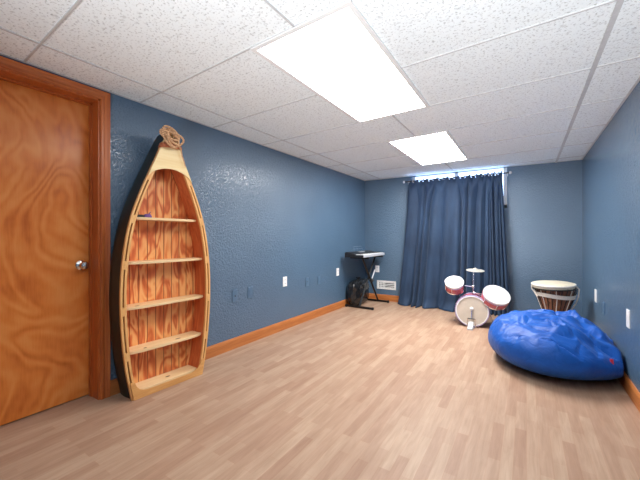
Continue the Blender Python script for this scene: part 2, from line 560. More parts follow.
# ================================================================ CEILING LIGHTS
def light(y0, y1, mat, label):
    yc = (y0 + y1) / 2
    t = tag(empty('ceiling_light', (-0.93, sk(-0.93, yc), H)), label, 'light', 'fluorescent panels in the ceiling')
    def q(m):
        x0, x1, a, b2 = LX0 + m, LX1 - m, y0 + m, y1 - m
        return [(x + 0.93, sk(x, y) - sk(-0.93, yc)) for x, y in ((x0, a), (x1, a), (x1, b2), (x0, b2))]
    o, i = q(0.0), q(0.026)
    f = MB()
    for k in range(4):
        n = (k + 1) % 4
        f.hexa([o[k], o[n], i[n], i[k]], -0.011, -0.0005)
    f.build('frame', M['whitemetal'], t)
    MB().hexa(q(0.0262), -0.008, -0.0015).build('diffuser', M[mat], t)
    return t
light(*lights[0], 'panel_near', 'larger looking white ceiling light panel, nearer one, above the middle of the floor')
light(*lights[1], 'panel_far', 'smaller looking white ceiling light panel, farther one, close to the curtained window')

# ================================================================ BOAT SHELF
BX, BY, BR = -2.212, 1.386, R(-3.4)
boat = tag(empty('boat_bookshelf', (BX, BY, 0), BR), 'tall wooden bookshelf shaped like half a canoe, standing upright against the blue wall', 'bookshelf')
WT = [(0, .256), (.2, .292), (.45, .318), (.7, .327), (.95, .313), (1.2, .271), (1.4, .207), (1.55, .146), (1.7, .083), (1.87, .020)]
def bw(z): return interp(WT, z)
def bd(z): return 0.188 if z < 1.70 else 0.188 - 0.045 * ((z - 1.70) / 0.17) ** 2
ZT = 1.87
def hull_half(z, off, x0):
    """points of one side from the front edge to the back middle"""
    W, D = max(bw(z) - off, 0.008), bd(z) - off
    pts = []
    for k in range(9):
        s = k / 8
        pts.append((x0 + (-D - x0) * s, W * (1 + 0.06 * math.sin(math.pi * 0.75 * s) - 0.03 * s ** 8)))
    pts.append((-D, W * 0.6)); pts.append((-D, W * 0.3))
    return pts
rings = []
NZ = 40
for k in range(NZ + 1):
    z = 0.0 + ZT * k / NZ
    a = hull_half(z, 0.0, -0.014); b2 = hull_half(z, 0.012, -0.014)
    outer = [(x, y, z) for x, y in a] + [(a[-1][0], 0, z)] + [(x, -y, z) for x, y in reversed(a)]
    inner = [(x, y, z) for x, y in b2] + [(b2[-1][0], 0, z)] + [(x, -y, z) for x, y in reversed(b2)]
    rings.append(outer + inner[::-1])
MB().loft(rings).build('hull', M['hull'], boat, True)
# back panel
zs = [0.03 + (1.70 - 0.03) * k / 40 for k in range(41)]
poly = [(bw(z) - 0.028, z) for z in zs] + [(-(bw(z) - 0.028), z) for z in reversed(zs)]
MB().prism_x(poly, -0.158, -0.150).build('back_panel', M['bead'], boat)
# red side panels
for s in (-1, 1):
    rs = []
    for k in range(41):
        z = 0.03 + (1.66 - 0.03) * k / 40
        W = bw(z)
        f0, f1 = W - 0.014, W - 0.021
        g0, g1 = W * 0.97 - 0.014, W * 0.97 - 0.021
        rs.append([(-0.012, s * f0, z), (-0.012, s * f1, z), (-0.150, s * g1, z), (-0.150, s * g0, z)])
    MB().loft(rs).build('side_panel', M['redwood'], boat, True)
# shelves
ZS = [0.046, 0.318, 0.622, 0.93, 1.238]
KN = [[(-0.07, 0.02, 0.022)], [(-0.05, 0.09, 0.028), (-0.04, -0.16, 0.014)], [(-0.05, -0.21, 0.02)], [(-0.03, 0.0, 0.025)], [(-0.03, 0.12, 0.015)]]
for n, z in enumerate(ZS):
    W = bw(z) - 0.0215
    fx = -0.012 if n else -0.010
    fr_ = [(fx - 0.03 * abs(k / 8) ** 6, W * k / 8) for k in range(-8, 9)]
    poly = fr_ + [(-0.149, W * 0.965), (-0.149, -W * 0.965)]
    MB().hexa(poly, z - 0.018, z).build('shelf', m_shelf('pine_shelf_board', KN[n]), boat, False, 0.002)
# gunwales with scuppers
for s in (-1, 1):
    gm = MB()
    def strip(o0, o1, z0, z1, x0=-0.014, x1=0.006, n=36):
        rs = []
        for k in range(n + 1):
            z = z0 + (z1 - z0) * k / n
            W = bw(z)
            rs.append([(x0, s * (W + o0), z), (x1, s * (W + o0), z), (x1, s * (W + o1), z), (x0, s * (W + o1), z)])
        gm.loft(rs)
    strip(-0.002, 0.011, 0.0, 1.79)
    strip(-0.026, -0.012, 0.06, 1.57)
    for z in ZS[1:]: strip(-0.013, -0.001, z - 0.045, z + 0.012, n=4)
    strip(-0.013, -0.001, 0.0, 0.10, n=6); strip(-0.013, -0.001, 1.50, 1.60, n=6)
    gm.build('gunwale', M['gun'], boat, True)
# deck plate at the bow
rows_ = []
NU_, NV_ = 20, 14
def deck_pt(u, v, x):
    zb = 1.522 + 0.078 * math.sqrt(max(0.0, 1 - u * u))
    z = zb + (ZT - zb) * v
    return (x, u * (bw(z) + 0.010), z)
vs = [deck_pt(-1 + 2 * i / NU_, j / NV_, x) for x in (0.0062, 0.0135) for j in range(NV_ + 1) for i in range(NU_ + 1)]
def di(k, j, i): return k * (NU_ + 1) * (NV_ + 1) + j * (NU_ + 1) + i
fs = []
for j in range(NV_):
    for i in range(NU_):
        fs.append((di(1, j, i), di(1, j, i + 1), di(1, j + 1, i + 1), di(1, j + 1, i)))
        fs.append((di(0, j, i), di(0, j + 1, i), di(0, j + 1, i + 1), di(0, j, i + 1)))
for i in range(NU_):
    for j in (0, NV_): fs.append((di(0, j, i), di(0, j, i + 1), di(1, j, i + 1), di(1, j, i)))
for j in range(NV_):
    for i in (0, NU_): fs.append((di(0, j, i), di(0, j + 1, i), di(1, j + 1, i), di(1, j, i)))
MB().add(vs, fs).build('deck_plate', M['deck'], boat)
# bottom rail with rounded corner gussets
w0 = bw(0)
poly = [(-w0 - 0.002, 0), (w0 + 0.002, 0)]
for z in (0.03, 0.06, 0.09, 0.12): poly.append((bw(z) + 0.002, z))
cur = [(bw(.12) - 0.028, 0.12), (bw(.1) - 0.030, 0.10), (bw(.08) - 0.036, 0.082), (bw(.06) - 0.050, 0.062), (bw(.05) - 0.075, 0.048), (bw(.05) - 0.10, 0.043)]
poly += cur + [(-y, z) for y, z in reversed(cur)]
for z in (0.12, 0.09, 0.06, 0.03): poly.append((-(bw(z) + 0.002), z))
MB().prism_x(poly, 0.0062, 0.014).build('bottom_rail', M['lip'], boat, False, 0.0015)

# --- rope on the bow
random.seed(4)
rope = tag(empty('rope_coil', (BX + 0.03, BY - 0.02, 1.820)), 'coil of tan rope wound around the pointed top of the canoe bookshelf', 'rope')
pts = []
turns = 7
for k in range(turns * 22 + 1):
    a = 2 * math.pi * k / 22; q = k / (turns * 22)
    wob = noise.noise(Vector((k * 0.13, 1.7, 0))) * 0.022
    ry, rz_ = 0.050 + 0.020 * math.sin(q * 23) + wob, 0.046 + 0.018 * math.cos(q * 31) + wob
    y = 0.002 + ry * math.cos(a) + 0.018 * (q - 0.5); z = 0.008 + rz_ * math.sin(a) - 0.30 * ry * math.cos(a + 0.5 * math.sin(q * 20))
    x = 0.005 + 0.012 * (turns * q) ** 0.5 + 0.008 * math.sin(a * 1.5) - max(0, z) * 0.25
    pts.append((x, y, z))
MB().tube(pts, 0.0075, 7).build('coil', M['rope'], rope, True)
c = MB()
for zz in (-0.040, -0.052, -0.064):
    W, D = bw(1.82 + zz) + 0.016, 0.030
    loop = []
    for k in range(28):
        a = 2 * math.pi * k / 28
        loop.append((-D / 2 - 0.012 + (D / 2 + 0.020) * math.copysign(abs(math.cos(a)) ** 0.5, math.cos(a)), 0.02 + W * math.copysign(abs(math.sin(a)) ** 0.5, math.sin(a)), zz + 0.006 * math.sin(a)))
    c.tube(loop, 0.0065, 7, True)
c.build('lashing', simple('red_brown_cord', (0.42, 0.13, 0.055), 0.8, 0, 0.25, 60), rope, True)
MB().tube([(0.02, 0.062, -0.05), (0.012, 0.082, -0.075), (0.006, 0.094, -0.11), (0.008, 0.108, -0.15), (0.006, 0.122, -0.19)], [0.006, 0.005, 0.004, 0.004, 0.003], 7).build('rope_end', M['rope'], rope, True)

# --- small thing on the top shelf
tz = 1.2392
tr = tag(empty('pocket_tool', (BX - 0.05, BY - 0.185, tz), R(86)), 'small dark slim tool with a violet end on the top shelf of the canoe bookshelf', 'tool')
MB().loft([[(x, -0.009 * s1, 0.0), (x, 0.009 * s1, 0.0), (x, 0.009 * s1, 0.016 * s1), (x, -0.009 * s1, 0.016 * s1)] for x, s1 in ((-0.07, 0.7), (-0.06, 1), (0.0, 1.05), (0.02, 0.9))]).build('handle', M['black'], tr, False, 0.002)
MB().loft([[(x, -0.011 * s1, 0.0), (x, 0.011 * s1, 0.0), (x, 0.011 * s1, 0.020 * s1), (x, -0.011 * s1, 0.020 * s1)] for x, s1 in ((0.02, 0.9), (0.035, 1.2), (0.055, 1.25), (0.072, 0.5))]).build('tip', M['violet'], tr, False, 0.002)
MB().tube([(0.05, 0, 0.02), (0.058, 0.002, 0.032), (0.068, 0.004, 0.040)], [0.004, 0.003, 0.002], 6).build('clip', M['violet'], tr, True)

# ================================================================ WALL PLATES AND VENT
def plate(name, wall, a, z, kind, label, cat, group, hw=0.036, hh=0.058):
    """wall: left/right/back; a = position along the wall"""
    if wall == 'left': m = Matrix.Translation((XL, a, z)) @ Matrix.Rotation(R(90), 4, 'Z')
    elif wall == 'right': m = Matrix.Translation((XR, a, z)) @ Matrix.Rotation(R(-90), 4, 'Z')
    else: m = Matrix.Translation((a, yback(a), z)) @ Matrix.Rotation(R(1.8), 4, 'Z')
    t = empty(name); t.matrix_world = m
    tag(t, label, cat, group)
    mat = M['bluepl'] if kind.startswith('blue') else M['white']
    MB().loft([[(-hw + i, d, -hh + i), (hw - i, d, -hh + i), (hw - i, d, hh - i), (-hw + i, d, hh - i)] for d, i in ((0, 0), (-0.0045, 0), (-0.0065, 0.002))]).build('cover_plate', mat, t)
    if kind == 'outlet':
        for s in (-1, 1):
            so = MB().box(-0.016, 0.016, -0.0085, -0.006, s * 0.021 - 0.014, s * 0.021 + 0.014).build('socket', M['white'], t, False, 0.003)
            MB().box(-0.008, -0.005, -0.0089, -0.0083, s * 0.021 - 0.005, s * 0.021 + 0.006).box(0.005, 0.008, -0.0089, -0.0083, s * 0.021 - 0.005, s * 0.021 + 0.006).build('slot', M['darkhole'], so)
    elif kind == 'switch':
        MB().box(-0.016, 0.016, -0.0095, -0.006, -0.033, 0.033).build('rocker', M['white'], t, False, 0.002)
    elif kind == 'blue_jack':
        MB().lathe([(0.006, 0.0), (0.006, 0.004), (0.003, 0.006)], 12, orient((0, -0.0065, 0), (0, -1, 0))).build('jack', M['darkhole'], t)
    else:
        MB().box(-0.0165, 0.0165, -0.0085, -0.006, -0.033, 0.033).build('insert', mat, t, False, 0.002)
    return t
G1 = 'cover plates low on the left wall'
plate('wall_plate', 'left', 2.205, 0.517, 'blue_jack', 'blue painted wall plate with a cable jack, first plate right of the canoe bookshelf', 'wall plate', G1, 0.036, 0.060)
plate('wall_plate', 'left', 2.415, 0.519, 'blue', 'blank blue painted wall plate, second plate right of the canoe bookshelf', 'wall plate', G1, 0.036, 0.060)
plate('outlet', 'left', 2.985, 0.568, 'outlet', 'white wall outlet in the middle of the long blue left wall', 'outlet', 'white outlets on the walls')
plate('wall_plate', 'left', 3.445, 0.512, 'blue_jack', 'faint blue painted wall plate with jack, just right of the white left wall outlet', 'wall plate', G1)
plate('wall_plate', 'left', 3.725, 0.500, 'blue', 'faint blue painted blank wall plate, between that outlet and the keyboard', 'wall plate', G1)
plate('outlet', 'left', 4.255, 0.566, 'outlet', 'white wall outlet on the left wall at the edge of the keyboard shadow', 'outlet', 'white outlets on the walls')
plate('outlet', 'back', -2.195, 0.543, 'outlet', 'white wall outlet on the back wall behind the keyboard stand', 'outlet', 'white outlets on the walls')
plate('light_switch', 'right', 4.365, 0.487, 'switch', 'white wall plate on the right wall, nearer the corner with the tall drum', 'wall plate', 'white plates on the right wall', 0.040, 0.066)
plate('wall_plate', 'right', 3.945, 0.435, 'blue', 'blue painted wall plate on the right wall between the two white plates', 'wall plate', None)
plate('light_switch', 'right', 3.095, 0.520, 'switch', 'white wall plate on the right wall, nearest plate, beside the blue bean bag', 'wall plate', 'white plates on the right wall', 0.036, 0.064)

vent = empty('air_vent'); vent.matrix_world = Matrix.Translation((-2.03, yback(-2.03), 0.272)) @ Matrix.Rotation(R(1.8), 4, 'Z')
tag(vent, 'white metal air register low on the back wall beside the curtain', 'vent')
vw, vh = 0.168, 0.072
f = MB()
for x0, x1, z0, z1 in ((-vw, vw, vh - 0.022, vh), (-vw, vw, -vh, -vh + 0.022), (-vw, -vw + 0.026, -vh, vh), (vw - 0.026, vw, -vh, vh)): f.box(x0, x1, -0.008, 0, z0, z1)
f.build('frame', M['whitemetal'], vent, False, 0.002)
MB().box(-vw + 0.02, vw - 0.02, -0.002, 0.0, -vh + 0.018, vh - 0.018).build('duct_opening', M['darkhole'], vent)
lv = MB()
for k in range(4):
    z = -0.040 + 0.0267 * k
    lv.loft([[(x, -0.0025, z + 0.006), (x, -0.0075, z - 0.002), (x, -0.0070, z - 0.004), (x, -0.0020, z + 0.004)] for x in (-vw + 0.024, vw - 0.024)])
for k in range(5): lv.box(-vw + 0.028 + 0.027 * k, -vw + 0.036 + 0.027 * k, -0.0078, -0.0022, -0.05, 0.05)
lv.build('louvers', M['whitemetal'], vent)

# ================================================================ CURTAINS AND ROD
RODZ = 2.000
RX0, RX1 = -1.672, -0.205
def rody(x): return yback(x) - 0.115
rod = tag(empty('curtain_rod', ((RX0 + RX1) / 2, rody((RX0 + RX1) / 2), RODZ)), 'thin dark metal curtain rod with round silver ends above the window', 'curtain rod')
rx, ry_ = rod.location.x, rod.location.y
P = lambda x, d=0.0, z=0.0: (x - rx, rody(x) + d - ry_, z)
MB().tube([P(RX0), P(RX1)], 0.009, 12).build('pole', M['blacksteel'], rod, True)
for x, s in ((RX0, -1), (RX1, 1)):
    MB().lathe([(0.009, 0), (0.018, 0.004), (0.021, 0.014), (0.018, 0.026), (0.008, 0.032)], 16, orient(P(x), (s, 0.03 * s, 0))).build('finial', M['silver'], rod, True)
for x in (RX0 + 0.035, RX1 - 0.03):
    bk = MB().tube([P(x, 0.0), P(x, 0.113)], 0.006, 8)
    bk.box(x - rx - 0.012, x - rx + 0.012, rody(x) + 0.110 - ry_, rody(x) + 0.1148 - ry_, -0.03, 0.03)
    bk.build('bracket', M['silver'], rod)

def curtain(x0t, x1t, x0b, x1b, waves, seed, label, topz, amp_t, amp_b, flare):
    t = tag(empty('curtain', ((x0t + x1t) / 2, rody((x0t + x1t) / 2), RODZ)), label, 'curtain', 'curtain panels at the window')
    tx, ty = t.location.x, t.location.y
    NU, NV = waves * 26, 90
    random.seed(seed)
    ph = [random.uniform(0, 6.28) for _ in range(6)]
    vs = []; fs = []
    for j_ in range(NV + 1):
        q = j_ / NV
        v = (q ** 2) * 0.25 + q * 0.75                        # finer near the top
        for i_ in range(NU + 1):
            u = i_ / NU
            uu = u + 0.014 * math.sin(2 * math.pi * u * 2.2 + ph[0]) * v * (1 - abs(2 * u - 1))
            xt = x0t + (x1t - x0t) * uu
            e = v ** 1.15
            xb = x0b + (x1b - x0b) * uu
            x = xt + (xb - xt) * e
            th = 2 * math.pi * (waves * u + 0.30 * math.sin(2 * math.pi * u * 1.6 + ph[4]) * min(1, v * 5) + 0.16 * math.sin(2 * math.pi * u * 3.7 + ph[5]) * min(1, v * 5))
            drift = 1.7 * v ** 0.7 * math.sin(2 * math.pi * u * 1.7 + ph[1])
            a = amp_t + (amp_b - amp_t) * v
            mod = 0.62 + 0.38 * math.sin(2 * math.pi * u * 2.3 + ph[2] + 1.4 * v)
            if v < 0.06: mod = mod * (v / 0.06) + 1 * (1 - v / 0.06)
            sn = math.sin(th + drift); cr = 1 - 2 * abs(math.sin((th + drift) / 2 + 0.785)) ** 0.62; bl = min(1.0, v / 0.10)
            d = a * mod * (sn * (1 - bl) - 1.0 * bl * (-cr)) + 0.005 * v * math.sin(th * 2.3 + ph[3] + 2 * v)
            d += 0.006 * noise.noise(Vector((x * 6, v * 7, seed)))
            z = topz + (0.004 - topz) * v
            z += (0.011 * math.cos(th * 2.0 + 0.5) + 0.012 * noise.noise(Vector((x * 9, 0, seed)))) * (1 - v) ** 6
            if v > 0.93: d -= flare * ((v - 0.93) / 0.07) ** 2 * (1 + 0.5 * math.sin(th + drift))
            if v > 0.985: z = max(z, 0.006)
            vs.append((x - tx, rody(x) - 0.0 - flare * 0.6 * v * v + d - ty, z - RODZ))
    W_ = NU + 1
    for j_ in range(NV):
        for i_ in range(NU):
            idx = (j_ * W_ + i_, j_ * W_ + i_ + 1, (j_ + 1) * W_ + i_ + 1, (j_ + 1) * W_ + i_)
            cx_, cy_, cz_ = [sum(vs[k][n] for k in idx) / 4 for n in range(3)]
            if (cy_ + ty - rody(cx_ + tx)) ** 2 + cz_ ** 2 < 0.017 ** 2 and abs(math.cos(2 * math.pi * waves * (i_ + 0.5) / NU)) > 0.8: continue
            fs.append(idx)
    me = MB().add(vs, fs)
    o = me.build('cloth', M['curtain'], t, True)
    so = o.modifiers.new('thickness', 'SOLIDIFY'); so.thickness = 0.0025; so.offset = 0
    for k in range(2 * waves + 1):
        u = k / (2 * waves)
        if k == 0 or k == 2 * waves: continue
        x = x0t + (x1t - x0t) * u
        MB().lathe_closed([(0.021 + 0.004 * math.cos(2 * math.pi * n / 8), 0.003 * math.sin(2 * math.pi * n / 8)) for n in range(8)], 20, orient((x - tx, rody(x) - ty, 0), (1, 0.9 * (-1) ** k, 0))).build('grommet', M['silver'], t, True)
    return t
curtain(-1.605, -0.540, -1.775, -0.56, 7, 3, 'wide navy blue curtain panel covering most of the window, behind the drum kit', 2.014, 0.038, 0.085, 0.06)
curtain(-0.548, -0.288, -0.570, -0.185, 3, 8, 'narrow bunched navy curtain panel at the right end of the rod', 2.020, 0.036, 0.070, 0.05)

# ================================================================ KEYBOARD, STAND, BAG
KX0, KX1, KY0, KY1, KZ = -2.335, -2.025, 4.315, 5.145, 0.792
kb = tag(empty('electronic_keyboard', ((KX0 + KX1) / 2, (KY0 + KY1) / 2, KZ)), 'dark electronic piano keyboard with a pale front edge on the crossed stand', 'keyboard')
hx, hy_ = (KX1 - KX0) / 2, (KY1 - KY0) / 2
prof = [(-hx, 0.0), (-hx, 0.070), (-hx + 0.03, 0.078), (0.01, 0.055), (0.02, 0.036), (hx, 0.036), (hx, 0.0)]
MB().loft([[(x, y, z) for x, z in prof] for y in (-hy_, hy_)]).build('body', M['black'], kb, False, 0.004)
MB().box(hx - 0.006, hx + 0.008, -hy_ + 0.01, hy_ - 0.002, 0.002, 0.042).build('front_rail', M['silver'], kb, False, 0.004)
kk = MB(); nk = 36; kw = (2 * hy_ - 0.05) / nk
for k in range(nk):
    y = -hy_ + 0.025 + kw * k
    kk.box(0.024, hx - 0.004, y + 0.0006, y + kw - 0.0006, 0.0365, 0.048)
kk.build('white_keys', M['white'], kb)
kk = MB()
for k in range(nk):
    if k % 7 in (0, 1, 3, 4, 5):
        y = -hy_ + 0.025 + kw * (k + 1)
        kk.box(0.024, 0.095, y - 0.006, y + 0.006, 0.0485, 0.058)
kk.build('black_keys', M['black'], kb)
MB().box(-0.10, -0.055, -0.09, 0.09, 0.066, 0.0745).build('control_panel', M['silver'], kb)
MB().tube([(-hx + 0.04, -0.17, 0.074), (-hx + 0.012, -0.14, 0.155), (-hx + 0.010, 0.14, 0.155), (-hx + 0.04, 0.17, 0.074)], 0.003, 6).tube([(-hx + 0.024, -0.155, 0.118), (-hx + 0.024, 0.155, 0.118)], 0.003, 6).tube([(-hx + 0.04, -0.05, 0.072), (-hx + 0.015, -0.03, 0.15)], 0.0025, 6).build('music_rest', M['bluepl'], kb)

st = tag(empty('keyboard_stand', (-2.17, 4.80, 0)), 'black folding steel stand with crossed legs holding up the keyboard', 'stand')
def foot(y):
    fo = MB().box(-0.235, 0.235, y - 0.015, y + 0.015, 0.006, 0.034).build('foot', M['blacksteel'], st, False, 0.004)
    for x in (-0.222, 0.222):
        MB().box(x - 0.016, x + 0.016, y - 0.018, y + 0.018, 0.0, 0.037).build('end_cap', M['rubber'], fo, False, 0.003)
foot(-0.32); foot(0.32)
sx = 0.02
def bar(x, y0, z0, y1, z1, r):
    return MB().tube([(x, y0, z0), (x, y1, z1)], r, 4).build('leg', M['blacksteel'], st)
bar(sx - 0.018, -0.32, 0.03, 0.28, 0.765, 0.018)
bar(sx + 0.018, 0.32, 0.03, -0.28, 0.765, 0.018)
for y in (-0.28, 0.28): MB().box(-0.17, 0.15, y - 0.014, y + 0.014, 0.762, 0.790).build('top_rest', M['blacksteel'], st)
MB().lathe([(0.022, -0.03), (0.025, -0.02), (0.025, 0.02), (0.018, 0.030), (0.010, 0.034)], 18, orient((sx + 0.045, 0.0, 0.40), (1, 0, 0))).build('clutch', M['black'], st, True)
MB().tube([(sx + 0.042, 0.03, 0.43), (sx + 0.046, 0.13, 0.56)], 0.011, 6).build('lock_arm', M['silver'], st, True)

def blob(cx_, cy_, rx_, ry2, ht, ex, seed, crease, nu=96, nv=48, zb=0.0):
    vs = []; fs = []
    for j_ in range(nv + 1):
        t = math.pi * j_ / nv
        for i_ in range(nu):
            p = 2 * math.pi * i_ / nu
            sp = lambda c: math.copysign(abs(c) ** ex, c)
            d = Vector((sp(math.cos(p)) * abs(math.sin(t)) ** ex, sp(math.sin(p)) * abs(math.sin(t)) ** ex, sp(math.cos(t))))
            n_ = noise.noise(d * 2.1 + Vector((seed, 0, 0))); r_ = 1 - abs(noise.noise(d * 3.6 + Vector((0, seed, 0))))
            k = 1 + crease * (n_ * 0.8 + (r_ - 0.7) * 0.7)
            if abs(d.z) > 0.92: k = 1 + (k - 1) * 0.4
            vs.append((cx_ + rx_ * d.x * k, cy_ + ry2 * d.y * k, max(zb + ht * 0.5 + ht * 0.5 * d.z * (k if d.z > 0 else 1), zb)))
    for j_ in range(nv):
        for i_ in range(nu):
            fs.append((j_ * nu + i_, j_ * nu + (i_ + 1) % nu, (j_ + 1) * nu + (i_ + 1) % nu, (j_ + 1) * nu + i_))
    return vs, fs
bagt = tag(empty('trash_bag', (-2.315, 4.755, 0)), 'shiny black plastic bag filled up, on the floor under the keyboard', 'bag')
vs, fs = blob(0, 0, 0.094, 0.295, 0.41, 0.60, 5.3, 0.09)
MB().add(vs, fs).build('sack', M['bag'], bagt, True)
MB().loft([[(0.01 + r_ * math.cos(2 * math.pi * k / 14) * (1 + 0.25 * math.sin(3 * k)), -0.03 + r_ * math.sin(2 * math.pi * k / 14) * (1 + 0.25 * math.cos(4 * k)), z) for k in range(14)] for r_, z in ((0.045, 0.385), (0.022, 0.405), (0.018, 0.415), (0.036, 0.438), (0.040, 0.445))]).build('knotted_neck', M['bag'], bagt, True)

# ================================================================ DRUM KIT
DX, DYk = -0.562, 4.30
kit = tag(empty('drum_kit', (DX, DYk, 0)), 'small childrens drum kit with white heads and red shells in front of the curtain', 'drum kit')
BRAD = 0.192
face = Vector((0.10, -1.0, 0.03)).normalized()
mb_ = orient((0, 0, BRAD + 0.004), face)      # +z local = towards the player
bass = MB().lathe_closed([(BRAD - 0.006, -0.24), (BRAD - 0.006, 0.0), (BRAD - 0.012, 0.0), (BRAD - 0.012, -0.24)], 48, mb_).build('bass_drum', M['shellred'], kit, True)
MB().ring(BRAD - 0.014, BRAD, -0.030, 0.010, 48, mb_).build('hoop', M['shellpurple'], bass, True)
MB().ring(BRAD - 0.014, BRAD, -0.250, -0.215, 48, mb_).build('hoop', M['shellpurple'], bass, True)
MB().ring(BRAD - 0.022, BRAD - 0.010, 0.008, 0.014, 48, mb_).build('counter_hoop', M['white'], bass, True)
MB().lathe([(BRAD - 0.016, -0.002), (BRAD - 0.016, 0.004), (0.05, 0.006)], 48, mb_).build('drumhead', M['bighead'], bass, True)
MB().lathe([(BRAD - 0.016, -0.244), (BRAD - 0.016, -0.240), (0.05, -0.246)], 48, mb_).build('drumhead', M['bighead'], bass, True)
for k in range(8):
    a = 2 * math.pi * (k + 0.5) / 8
    MB().tube([tuple(mb_ @ Vector((BRAD * 1.01 * math.cos(a), BRAD * 1.01 * math.sin(a), z))) for z in (0.005, -0.07)], 0.005, 6).build('lug', M['chrome'], bass, True)
def drum(name, loc, nrm, rad, dep):
    m = orient(loc, nrm)
    d = MB().lathe_closed([(rad - 0.005, -dep), (rad - 0.005, 0), (rad - 0.010, 0), (rad - 0.010, -dep)], 40, m).build(name, M['shellred'], kit, True)
    MB().ring(rad - 0.008, rad + 0.002, -0.014, 0.007, 40, m).build('hoop', M['white'], d, True)
    MB().ring(rad - 0.008, rad + 0.002, -dep - 0.005, -dep + 0.012, 40, m).build('hoop', M['chrome'], d, True)
    MB().ring(rad - 0.006, rad - 0.001, -0.034, -0.014, 40, m).build('band', M['shellpurple'], d, True)
    MB().lathe([(rad - 0.009, -0.002), (rad - 0.009, 0.003), (0.02, 0.004)], 40, m).build('drumhead', M['drumhead'], d, True)
    MB().lathe([(rad - 0.010, -dep), (rad - 0.010, -dep + 0.004), (0.02, -dep + 0.004)], 40, m).build('drumhead', M['bighead'], d, True)
    for k in range(6):
        a = 2 * math.pi * k / 6 + 0.3
        MB().tube([tuple(m @ Vector((rad * 1.005 * math.cos(a), rad * 1.005 * math.sin(a), z))) for z in (-0.008, -dep)], 0.0042, 6).build('tension_rod', M['chrome'], d, True)
    return m
# pixel-derived places, given relative to the kit base
L1 = (-0.212, 0.055, 0.525)
L2 = (0.262, 0.045, 0.412)
drum('tom', L1, (0.06, -0.58, 0.80), 0.110, 0.115)
drum('snare_drum', L2, (0.30, -0.52, 0.72), 0.146, 0.105)
pole = MB().tube([(0.0, 0.11, 2 * BRAD - 0.01), (0.004, 0.11, 0.655)], 0.0075, 10).tube([(0.004, 0.11, 0.655), (0.030, 0.11, 0.705)], 0.004, 8).build('cymbal_pole', M['chrome'], kit, True)
mc = orient((0.024, 0.11, 0.688), (0.05, -0.10, 1))
cy = MB().lathe([(0.106, -0.006), (0.107, -0.005), (0.06, 0.004), (0.028, 0.008), (0.024, 0.018), (0.010, 0.023), (0.006, 0.023), (0.010, 0.020), (0.024, 0.006), (0.06, 0.001)], 36, mc).build('cymbal', M['brass'], kit, True)
MB().lathe([(0.010, 0.022), (0.011, 0.030), (0.005, 0.034)], 12, mc).build('wing_nut', M['chrome'], cy, True)
def arm(p, q):
    MB().tube([p, q], 0.006, 8).build('mounting_arm', M['chrome'], kit, True)
    MB().box(p[0] - 0.014, p[0] + 0.014, p[1] - 0.014, p[1] + 0.014, p[2] - 0.014, p[2] + 0.014).build('clamp', M['chrome'], kit, False, 0.003)
arm((0.002, 0.11, 0.478), (-0.098, 0.085, 0.488))
arm((0.012, 0.11, 0.400), (0.155, 0.075, 0.398))
for s in (-1, 1):
    MB().tube([(s * 0.16, 0.15, 0.19), (s * 0.23, 0.17, 0.012)], 0.007, 8).tube([(s * 0.23, 0.17, 0.012), (s * 0.232, 0.171, 0.0)], 0.011, 8).build('spur', M['chrome'], kit, True)
# kick pedal
pd = MB().hexa([(-0.032, -0.185), (0.032, -0.185), (0.036, -0.04), (-0.036, -0.04)], 0.0, 0.008).build('kick_pedal', M['chrome'], kit, False, 0.002)
MB().loft([[(-0.026, y, z), (0.026, y, z), (0.026, y, z + 0.008), (-0.026, y, z + 0.008)] for y, z in ((-0.18, 0.012), (-0.05, 0.065))]).build('footboard', M['silver'], pd)
for s in (-1, 1): MB().tube([(s * 0.042, -0.045, 0.004), (s * 0.042, -0.045, 0.115)], 0.007, 8).build('upright', M['chrome'], pd, True)
MB().tube([(-0.045, -0.045, 0.108), (0.045, -0.045, 0.108)], 0.006, 8).build('axle', M['black'], pd, True)
MB().tube([(0, -0.045, 0.108), (0, -0.020, 0.215)], 0.004, 8).build('beater_rod', M['chrome'], pd, True)
MB().lathe([(0.008, -0.018), (0.020, -0.012), (0.022, 0.0), (0.020, 0.012), (0.008, 0.018)], 18, orient((0, -0.022, 0.225), (0, -1, 0.1))).build('beater', M['drumhead'], pd, True)

# ================================================================ DJEMBE
dj = tag(empty('djembe', (0.275, 4.56, 0)), 'tall carved brown hand drum with a pale skin, standing behind the bean bag', 'drum')
md = Matrix.Rotation(R(-2.0), 4, 'Y') @ Matrix.Rotation(R(2.5), 4, 'X')
HZ = 0.572
MB().lathe_closed([(0.150, 0.004), (0.153, 0.02), (0.108, 0.10), (0.092, 0.17), (0.106, 0.22), (0.140, 0.31), (0.166, 0.40), (0.182, 0.48), (0.190, HZ - 0.02), (0.178, HZ - 0.02), (0.13, 0.31), (0.085, 0.20), (0.082, 0.15), (0.10, 0.09), (0.140, 0.006)], 48, Matrix.Identity(4)).build('shell', M['djembe'], dj, True)
MB().lathe([(0.197, HZ - 0.045), (0.203, HZ - 0.02), (0.200, HZ - 0.004), (0.190, HZ + 0.002), (0.06, HZ - 0.002)], 48, md).build('skin_head', M['skin'], dj, True)
MB().lathe_closed([(0.203 + 0.010 * math.cos(2 * math.pi * k / 8), HZ - 0.012 + 0.010 * math.sin(2 * math.pi * k / 8)) for k in range(8)], 48, md).build('rope_ring', M['cream'], dj, True)
MB().lathe_closed([(0.206 + 0.007 * math.cos(2 * math.pi * k / 8), HZ - 0.050 + 0.007 * math.sin(2 * math.pi * k / 8)) for k in range(8)], 48, md).build('iron_ring', M['blacksteel'], dj, True)
